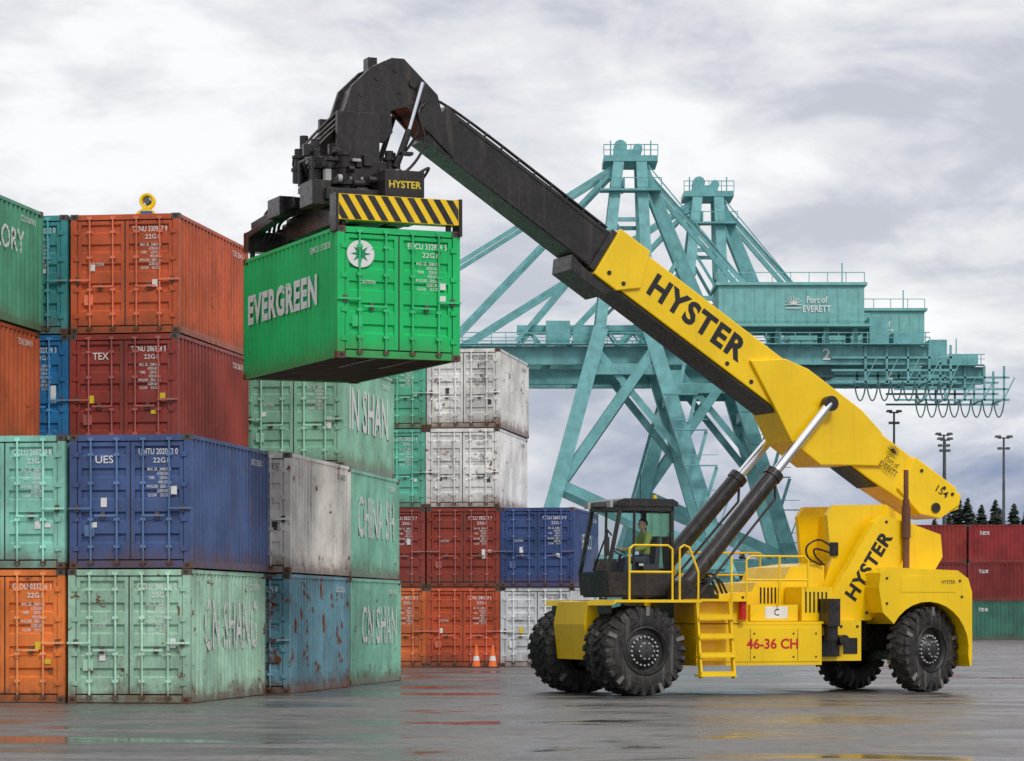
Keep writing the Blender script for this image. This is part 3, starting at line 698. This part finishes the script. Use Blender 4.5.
# ------------------------------------------------------------------ quay cranes
M_teal = paint('crane_hazed_teal_paint', (.165, .42, .43), 0, .35, .5, var=.2, dirtcol=(.09, .19, .20))  # aerial haze is put into the colour: teal lightened for distance
M_tealh = paint('crane_house_paint', (.20, .48, .46), 0, .3, .55, var=.12, dirtcol=(.12, .24, .24))
M_cab = paint('crane_cable', (.06, .14, .15), 0, .1, .5)
M_or = paint('orange_spreader', (.75, .16, .04), 0, .1, .5)
def crane(loc, rz, trolley):
    E_ = empty('ship_to_shore_crane', loc, rz)
    b = MB()
    ys = (-8.5, 8.5)
    for y in ys:
        b.beam((-11.5, y, 1.5), (-3.4, y * .62, 31), 1.5, 1.7); b.beam((10.5, y, 1.5), (1.6, y * .62, 31), 1.5, 1.7)
        b.beam((-10.4, y, 7), (9.2, y, 7), 1.3, 1.5)
        b.beam((1.8, y * .68, 28.5), (-7.6, y * .83, 15), 1.0, 1.0); b.beam((-7.6, y * .85, 15), (7.8, y * .93, 8), .9, 1.0)
        b.beam((-3.9, y * .64, 29), (5.0, y * .75, 18), .6, .7)
        b.beam((-4.5, y * .68, 26.8), (3.1, y * .68, 26.8), 1.0, 1.1)
        b.beam((1.6, y * .62, 31), (11.5, y * .35, 29.5), .7, .8)
        b.beam((-3.4, y * .62, 31), (-1.4, y * .26, 49), 1.1, 1.3); b.beam((1.6, y * .62, 31), (.9, y * .26, 49), 1.1, 1.3)
        b.beam((-2.6, y * .5, 37), (1.3, y * .5, 37), .5, .5); b.beam((-2.2, y * .4, 42.5), (1.1, y * .4, 42.5), .4, .4)
        b.beam((-3.0, y * .55, 33), (1.2, y * .45, 37), .3, .3); b.beam((1.2, y * .5, 37), (-2.0, y * .4, 42.5), .3, .3)
        b.beam((1.0, y * .24, 48), (15.5, y * .32, 31.5), .45, .5); b.beam((1.0, y * .24, 48.5), (8.6, y * .4, 30), .9, 1.0)
        b.beam((5.0, y * .32, 39), (1.6, y * .5, 33), .35, .35)
        for tx in (-31, -19):
            b.beam((-1.2, y * .24, 48.6), (tx, y * .32, 30), .34, .42)
        b.beam((-3.2, y * .3, 40.5), (-12, y * .32, 30), .3, .4)
        for x in (-11.5, 10.5):
            b.box(x - 3.5, x + 3.5, y - .8, y + .8, .6, 1.7)
            for k in range(6): b.cyl((x - 3 + k * 1.2, y - .3, .5), (x - 3 + k * 1.2, y + .3, .5), .42, seg=12)
    for x in (-11.2, 10.2): b.beam((x, -8.5, 4.2), (x, 8.5, 4.2), 1.2, 1.3)
    b.beam((-5.4, -6.4, 24), (-5.4, 6.4, 24), 1, 1.1); b.beam((3.9, -6.4, 24), (3.9, 6.4, 24), 1, 1.1)
    for x0, x1 in ((-11.3, -5.4), (10.3, 3.9)):
        b.beam((x0, -8.4, 5), (x1, 6.4, 23.5), .6, .6); b.beam((x0, 8.4, 5), (x1, -6.4, 23.5), .6, .6)
    b.box(-3.0, 2.6, -3.0, 3.0, 48.6, 49.2); b.box(-1.9, .9, -1.8, 1.8, 49.2, 50.0)
    for x in (-3, -1.6, -.2, 1.2, 2.6): b.beam((x, -3, 49.2), (x, -3, 50.3), .09, .09)
    b.beam((-3, -3, 50.3), (2.6, -3, 50.3), .09, .09); b.beam((-3, -3, 49.75), (2.6, -3, 49.75), .07, .07)
    b.box(-3.4, 2.9, -4.2, -2.2, 45.4, 45.6)
    for x in (-3.4, -1.3, .8, 2.9): b.beam((x, -4.2, 45.6), (x, -4.2, 46.7), .09, .09)
    b.beam((-3.4, -4.2, 46.7), (2.9, -4.2, 46.7), .09, .09)
    b.cyl((-1.2, -1.2, 50.4), (-1.2, 1.2, 50.4), .7, seg=16); b.cyl((.6, -1.2, 50.2), (.6, 1.2, 50.2), .5, seg=16)
    b.box(-1.0, -.8, -2.6, 2.6, 46, 47); b.beam((-2, -4, 40), (-2, 4, 40), .6, .6); b.beam((1.1, -4, 40), (1.1, 4, 40), .6, .6)
    for y in (-2.8, 2.8):
        b.box(-34, 30.5, y - .55, y + .55, 27.5, 29.4)
        for i in range(22): b.box(-33.5 + i * 2.9, -33.4 + i * 2.9, y - .6, y + .6, 27.45, 29.42)
        b.box(-34, 30.5, y * 1.4 - .6, y * 1.4 + .6, 29.5, 29.6)
        yy = y * 1.4 + (.6 if y > 0 else -.6)
        b.beam((-34, yy, 30.7), (30.5, yy, 30.7), .1, .1); b.beam((-34, yy, 30.2), (30.5, yy, 30.2), .07, .07)
        for i in range(44): b.beam((-34 + i * 1.49, yy, 29.6), (-34 + i * 1.49, yy, 30.7), .09, .09)
    for i in range(11): b.box(-33 + i * 6, -32.4 + i * 6, -2.3, 2.3, 28, 28.8)
    b.box(-9, -6.5, -3.8, -2.4, 29.65, 32.0); b.box(-6.2, -3.0, -3.6, -2.4, 29.65, 31.4)
    for y in (-1.8, 1.8):
        b.beam((-12, y, 31.4), (9, y, 31.4), .6, .6)
        for i in range(8):
            b.beam((-12 + i * 2.7, y, 29.4), (-10.6 + i * 2.7, y, 31.2), .22, .22); b.beam((-9.3 + i * 2.7, y, 29.4), (-10.6 + i * 2.7, y, 31.2), .22, .22)
    for x in (24, 26.2, 28.4, 30.6, 32.8):
        b.beam((x, -3.6, 25.6), (x, -3.6, 29.5), .22, .22); b.beam((x, 3.6, 25.6), (x, 3.6, 29.5), .22, .22)
        b.beam((x, -3.6, 25.8), (x, 3.6, 25.8), .2, .2); b.beam((x, -3.6, 25.8), (x + 1.2, -3.6, 28.2), .12, .12)
    for y in (-3.6, 3.6):
        for z in (25.7, 26.9, 28.2): b.beam((20.5, y, z), (33.4, y, z), .22, .22)
    b.box(27, 30, -3, 3, 29.65, 30.9); b.box(24.5, 26.5, -3, 3, 29.65, 32.5)
    for i in range(6):
        z = 6 + i * 3.6
        b.beam((10.6 - .26 * z, -9.6, z), (12.2 - .3 * z, -9.6, z + 3.4), .35, .12); b.box(9.6 - .28 * z, 13 - .28 * z, -10, -9, z - .1, z)
        b.beam((9.6 - .28 * z, -10, z + 1), (13 - .28 * z, -10, z + 1), .07, .07)
    for x, z in ((-2.2, 49.2), (2.0, 49.2), (10, 36.4), (22, 36.4), (28, 30.9)):
        b.cyl((x, 0, z - .6), (x, 0, z + 2.0), .07, seg=6)
    b.beam((1.6, -2.7, 48.2), (14.5, -2.7, 32.6), .12, .12)
    b.obj('crane_structure', [M_teal], E_)
    h = MB()
    h.box(8.8, 23.8, -4.2, 4.2, 31.6, 35.6); h.box(8.5, 24.1, -4.5, 4.5, 35.6, 35.9)
    h.box(8.2, 24.4, -5.0, 5.0, 31.3, 31.58)
    for i in range(14): h.box(9.3 + i * 1.07, 9.42 + i * 1.07, -4.26, -4.21, 31.7, 35.5)
    h.box(21.2, 22.4, -4.3, -4.21, 31.7, 33.9)
    for i in range(9):
        h.beam((8.3 + i * 2, -4.9, 31.5), (8.3 + i * 2, -4.9, 32.6), .1, .1); h.beam((8.6 + i * 1.9, -4.4, 35.9), (8.6 + i * 1.9, -4.4, 36.9), .08, .08)
    h.beam((8.3, -4.9, 32.6), (24.3, -4.9, 32.6), .1, .1); h.beam((8.6, -4.4, 36.9), (23.8, -4.4, 36.9), .08, .08)
    for x in (10, 15, 20, 23): h.beam((x, -3.2, 29.4), (x, -3.2, 31.5), .5, .5); h.beam((x, 3.2, 29.4), (x, 3.2, 31.5), .5, .5)
    h.obj('machinery_house', [M_tealh], E_)
    g = MB()
    for i in range(8):
        x0 = 22.8 + i * 1.25; pts = []
        for k in range(7):
            u = k / 6; pts.append((x0 + u * 1.25, -3.9, 25.7 - 2.0 * math.sin(u * math.pi) ** .7))
        g.tube(pts, .08, 6)
    g.box(trolley - 2, trolley + 2, -2.4, 2.4, 26.3, 27.4)
    for sx in (-1.2, 1.2):
        for y in (-1, 1): g.cyl((trolley + sx, y, 26.3), (trolley + sx, y, 18.6), .05, seg=5)
    g.obj('festoon_and_trolley', [M_cab], E_)
    k = MB(); k.box(trolley - 1.6, trolley + 1.6, -1, 1, 17.9, 18.7); k.box(trolley - .9, trolley + .9, -3.0, 3.0, 17.4, 17.9); k.prism([(trolley - 1.2, 18.7), (trolley - .6, 19.4), (trolley + .6, 19.4), (trolley + 1.2, 18.7)], -.6, .6)
    k.obj('crane_spreader', [M_or], E_)
    text('Port of\nEVERETT', E_, (18.9, -4.35, 33.6), (1, 0, 0), (0, 0, 1), 2.9, 1.6, D_white, 'port_lettering', .02)
    text('2', E_, (20, -3.45, 28.5), (1, 0, 0), (0, 0, 1), .8, 1.2, D_white, 'crane_number', .02)
    e = MB()
    for i in range(9):
        t = math.pi * i / 8; e.cyl((16.5, -4.33, 33.6), (16.5 + .9 * math.cos(t), -4.33, 33.6 + .9 * math.sin(t)), .07, .03, 5)
    e.box(15.7, 17.3, -4.34, -4.32, 33.2, 33.3)
    e.obj('port_emblem', [D_white], E_)
crane((12.5, 300, 0), 0, 18.9)
crane((22.3, 325, 0), 0, -30)

# ------------------------------------------------------------------ light masts, beacon, cones, trees, hills
M_pole = paint('pole_steel', (.09, .10, .11), 0, .2, .5)
def pole(x, y, h, hd=.6):
    b = MB(); b.cyl((0, 0, 0), (0, 0, h), .24, .11, 10)
    b.cyl((0, 0, 0), (0, 0, .5), .45, seg=10)
    b.beam((-hd, 0, h - .1), (hd, 0, h - .1), .12, .12)
    for s in (-1, 1):
        b.prism([(s * hd - .32, h - .05), (s * hd + .32, h - .05), (s * hd + .24, h + .18), (s * hd - .24, h + .18)], -.35, .35)
    b.beam((-hd * .7, 0, h - 1.2), (hd * .7, 0, h - 1.2), .1, .1)
    for s in (-.7, .7): b.box(s * hd - .2, s * hd + .2, -.3, .3, h - 1.3, h - 1.05)
    o = b.obj('street_lamp', [M_pole]); o.location = (x, y, 0)
pole(45.9, 305, 20.8); pole(44.8, 297, 19.8, .5); pole(51.4, 300, 20.2)
pole(40.2, 302, 23, .5)
b = MB()
b.cyl((0, 0, 0), (0, 0, 11.1), .09, seg=8, mat=2)
b.lathe([(-.1, .19), (-.12, .13), (-.05, .10), (.05, .10), (.12, .13), (.1, .19)], (0, 0, 11.68), 24, 0); b.cyl((0, -.14, 11.68), (0, .14, 11.68), .08, mat=2)
b.prism([(-.26, 11.1), (-.24, 11.4), (0, 11.55), (.2, 11.4), (.26, 11.1)], -.18, .18, 0); b.box(-.14, .14, -.22, .22, 11.25, 11.42, 1)
o = b.obj('yellow_beacon_mast', [M_y, paint('blue_box', (.03, .12, .35), 0, .1), M_pole]); o.location = (-8.80, 69.3, 0)
M_cone = paint('cone_orange', (.85, .16, .03), 0, .2, .5)
def cone(x, y):
    b = MB(); b.box(-.19, .19, -.19, .19, 0, .03, 2)
    prof = [(.03, .14), (.22, .108), (.36, .084), (.50, .06), (.72, .025)]
    for i, ((z0, r0), (z1, r1)) in enumerate(zip(prof[:-1], prof[1:])): b.cyl((0, 0, z0), (0, 0, z1), r0, r1, 16, 1 if i == 1 else 0)
    o = b.obj('traffic_cone', [M_cone, M_white, M_k]); o.location = (x, y, 0)
cone(-1.15, 92.6); cone(-.62, 92.4)

M_fol, nt, p = newmat('conifer_foliage')
v, tc = objvec(nt, False)
lk(nt, mixc(nt, noise(nt, v, .8, 4), (.010, .022, .016), (.04, .06, .038)), p.inputs['Base Color']); p.inputs['Roughness'].default_value = .8
M_bark = paint('bark', (.07, .05, .035), 0, .2, .9)
b = MB()
def conifer(x, y, h):
    b.cyl((x, y, 0), (x, y, h * .95), h * .018, .03, 6, 1)
    n = int(h * 34)
    for i in range(n):
        u = random.random() ** .8; z = h * (.12 + .86 * u); R = h * .25 * (1 - u) ** .7 * random.uniform(.5, 1.1) + .15
        t = random.uniform(0, 6.283); c, s = math.cos(t), math.sin(t); w = .2 + R * .27; dz = -R * random.uniform(.1, .45)
        b.add([(x, y, z + .1), (x + c * R * .6 - s * w, y + s * R * .6 + c * w, z + dz * .5), (x + c * R, y + s * R, z + dz), (x + c * R * .6 + s * w, y + s * R * .6 - c * w, z + dz * .5 - .1)], [(0, 1, 2, 3)], 0)
for _ in range(60): conifer(random.uniform(10, 95), random.uniform(395, 440), random.uniform(7.5, 12))
for x, h in ((60.8, 16), (62.3, 18.8), (63.4, 18.2), (66.0, 17.4), (67.2, 17.9), (68.6, 16.8), (70.5, 17.6), (64.7, 16.2), (58.5, 15.2), (72, 16.6)): conifer(x, 400 + random.uniform(-4, 4), h)
b.obj('conifer_trees', [M_fol, M_bark])

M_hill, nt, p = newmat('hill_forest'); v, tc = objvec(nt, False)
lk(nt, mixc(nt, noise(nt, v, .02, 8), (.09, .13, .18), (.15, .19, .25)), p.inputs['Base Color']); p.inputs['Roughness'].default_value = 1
b = MB(); vs = []; n = 120
for i in range(n + 1):
    x = -1400 + 2800 * i / n
    h = 34 + 14 * math.sin(i * .13) + 6 * math.sin(i * .41 + 1) + random.uniform(-1.5, 1.5)
    vs += [(x, 2400, -1), (x, 2500, h), (x, 2900, h * .9)]
b.add(vs, [(3 * i + k, 3 * i + 3 + k, 3 * i + 4 + k, 3 * i + 1 + k) for i in range(n) for k in (0, 1)], 0)
b.obj('hills', [M_hill])

# ------------------------------------------------------------------ ground
m, nt, p = newmat('wet_asphalt')
tc = nd(nt, 'ShaderNodeTexCoord'); v = tc.outputs['Object']
n1 = noise(nt, v, .12, 5, .6, .3); n2 = noise(nt, v, 1.1, 6, .65); n3 = noise(nt, v, 22, 3, .7)
n4 = noise(nt, v, .34, 7, .66, .9, (.6, 1, 1)); n5 = noise(nt, v, 4.5, 4, .65)
trk = noise(nt, v, 1.0, 4, .6, .2, (.12, 1.3, 1))
c = mixc(nt, ramp(nt, n1, .3, .7), (.095, .090, .086), (.18, .17, .162))
c = mixc(nt, ramp(nt, n2, .35, .7, 0, .6), c, (.24, .227, .216))
c = mixc(nt, ramp(nt, n5, .42, .70, 0, .75), c, (.05, .047, .045))
c = mixc(nt, ramp(nt, n3, .42, .72, 0, .7), c, (.035, .033, .032))
c = mixc(nt, ramp(nt, trk, .55, .72, 0, .55), c, (.05, .047, .045))
wet = ramp(nt, n4, .42, .56)
pud = ramp(nt, n4, .565, .61)
c = mixc(nt, mth(nt, 'MULTIPLY', wet, .6), c, (.035, .033, .033))
vo = nd(nt, 'ShaderNodeTexVoronoi', feature='DISTANCE_TO_EDGE'); vo.inputs['Scale'].default_value = .11
va = nd(nt, 'ShaderNodeVectorMath', operation='ADD'); lk(nt, v, va.inputs[0])
nc = nd(nt, 'ShaderNodeTexNoise'); nc.inputs['Scale'].default_value = .4; nc.inputs['Detail'].default_value = 5; lk(nt, v, nc.inputs['Vector'])
vs_ = nd(nt, 'ShaderNodeVectorMath', operation='SCALE'); lk(nt, nc.outputs['Color'], vs_.inputs[0]); vs_.inputs['Scale'].default_value = 5
lk(nt, vs_.outputs[0], va.inputs[1]); lk(nt, va.outputs[0], vo.inputs['Vector'])
crack = mth(nt, 'MULTIPLY', ramp(nt, vo.outputs['Distance'], .0, .008, 1, 0), ramp(nt, n1, .48, .56))
c = mixc(nt, mth(nt, 'MULTIPLY', crack, .6), c, (.03, .03, .03))
lk(nt, c, p.inputs['Base Color'])
r0 = ramp(nt, n2, .3, .7, .42, .68)
mr = nd(nt, 'ShaderNodeMix'); lk(nt, wet, mr.inputs[0]); lk(nt, r0, mr.inputs[2]); mr.inputs[3].default_value = .25
mr2 = nd(nt, 'ShaderNodeMix'); lk(nt, pud, mr2.inputs[0]); lk(nt, mr.outputs[0], mr2.inputs[2]); mr2.inputs[3].default_value = .11
lk(nt, mr2.outputs[0], p.inputs['Roughness'])
p.inputs['Specular IOR Level'].default_value = .5
bu = nd(nt, 'ShaderNodeBump'); bu.inputs['Distance'].default_value = .02; bu.inputs['Strength'].default_value = .8
lk(nt, mth(nt, 'MULTIPLY', mth(nt, 'ADD', n3, n2), mth(nt, 'SUBTRACT', 1.0, mth(nt, 'ADD', mth(nt, 'MULTIPLY', wet, .62), mth(nt, 'MULTIPLY', pud, .36)))), bu.inputs['Height']); lk(nt, bu.outputs[0], p.inputs['Normal'])
me = bpy.data.meshes.new('ground'); S = 4000
me.from_pydata([(-S, -200, 0), (S, -200, 0), (S, S, 0), (-S, S, 0)], [], [(0, 1, 2, 3)]); me.materials.append(m)
g = bpy.data.objects.new('ground', me); COL.objects.link(g)

# ------------------------------------------------------------------ fit texts
bpy.context.view_layer.update()
for o, w, h, M in TXT:
    bb = [Vector(c) for c in o.bound_box]
    dx = max(c.x for c in bb) - min(c.x for c in bb); dy = max(c.y for c in bb) - min(c.y for c in bb)
    sx = w / dx if dx > 1e-5 else 1; sy = h / dy if dy > 1e-5 else 1
    o.matrix_local = M @ Matrix.Diagonal((sx, sy, 1, 1))

# ------------------------------------------------------------------ world, sun
w = bpy.data.worlds.new('World'); scene.world = w; w.use_nodes = True; nt = w.node_tree
bg = nt.nodes['Background']; bg.inputs['Strength'].default_value = .1
sky = nd(nt, 'ShaderNodeTexSky', sky_type='NISHITA'); sky.sun_disc = False; sky.sun_elevation = math.radians(42); sky.sun_rotation = math.radians(150)
tc = nd(nt, 'ShaderNodeTexCoord'); v = tc.outputs['Generated']
sp = nd(nt, 'ShaderNodeSeparateXYZ'); lk(nt, v, sp.inputs[0])
n1 = noise(nt, v, 5.5, 8, .55, .5, (1, 1, 2.3)); n2 = noise(nt, v, 16, 6, .6, .4, (1, 1, 2.4))
nn_ = mth(nt, 'ADD', mth(nt, 'MULTIPLY', n1, .66), mth(nt, 'MULTIPLY', n2, .34))
c = mixc(nt, ramp(nt, nn_, .40, .50), (5.8, 6.0, 6.7), (8.3, 8.3, 8.6))
c = mixc(nt, ramp(nt, nn_, .48, .58), c, (10.4, 10.3, 10.3))
low = mth(nt, 'MULTIPLY', ramp(nt, mth(nt, 'ADD', sp.outputs[2], mth(nt, 'MULTIPLY', nn_, .22)), .135, .215, 1, 0), ramp(nt, sp.outputs[0], -.05, .13, .2, 1))
c = mixc(nt, low, c, (1.7, 2.4, 4.4))
up = ramp(nt, sp.outputs[2], .22, .9, 1, 1.35)
c = mixc(nt, .10, c, sky.outputs[0])
vm = nd(nt, 'ShaderNodeVectorMath', operation='SCALE'); lk(nt, c, vm.inputs[0]); lk(nt, up, vm.inputs['Scale'])
lk(nt, vm.outputs[0], bg.inputs['Color'])
sl = bpy.data.lights.new('sun', 'SUN'); sl.energy = 1.5; sl.angle = math.radians(11); sl.color = (1, .96, .9)
so = bpy.data.objects.new('sun', sl); COL.objects.link(so)
so.rotation_euler = Vector((.36, -.66, .78)).to_track_quat('Z', 'Y').to_euler()

cam = bpy.data.cameras.new('camera'); co = bpy.data.objects.new('camera', cam); COL.objects.link(co)
co.location = (0, 0, 1.72); co.rotation_euler = (math.radians(90), 0, 0)
cam.sensor_width = 36; cam.lens = 100.9; cam.shift_y = .228; cam.clip_end = 12000; cam.clip_start = .5
scene.camera = co
scene.view_settings.view_transform = 'Standard'; scene.view_settings.look = 'None'; scene.view_settings.exposure = 0
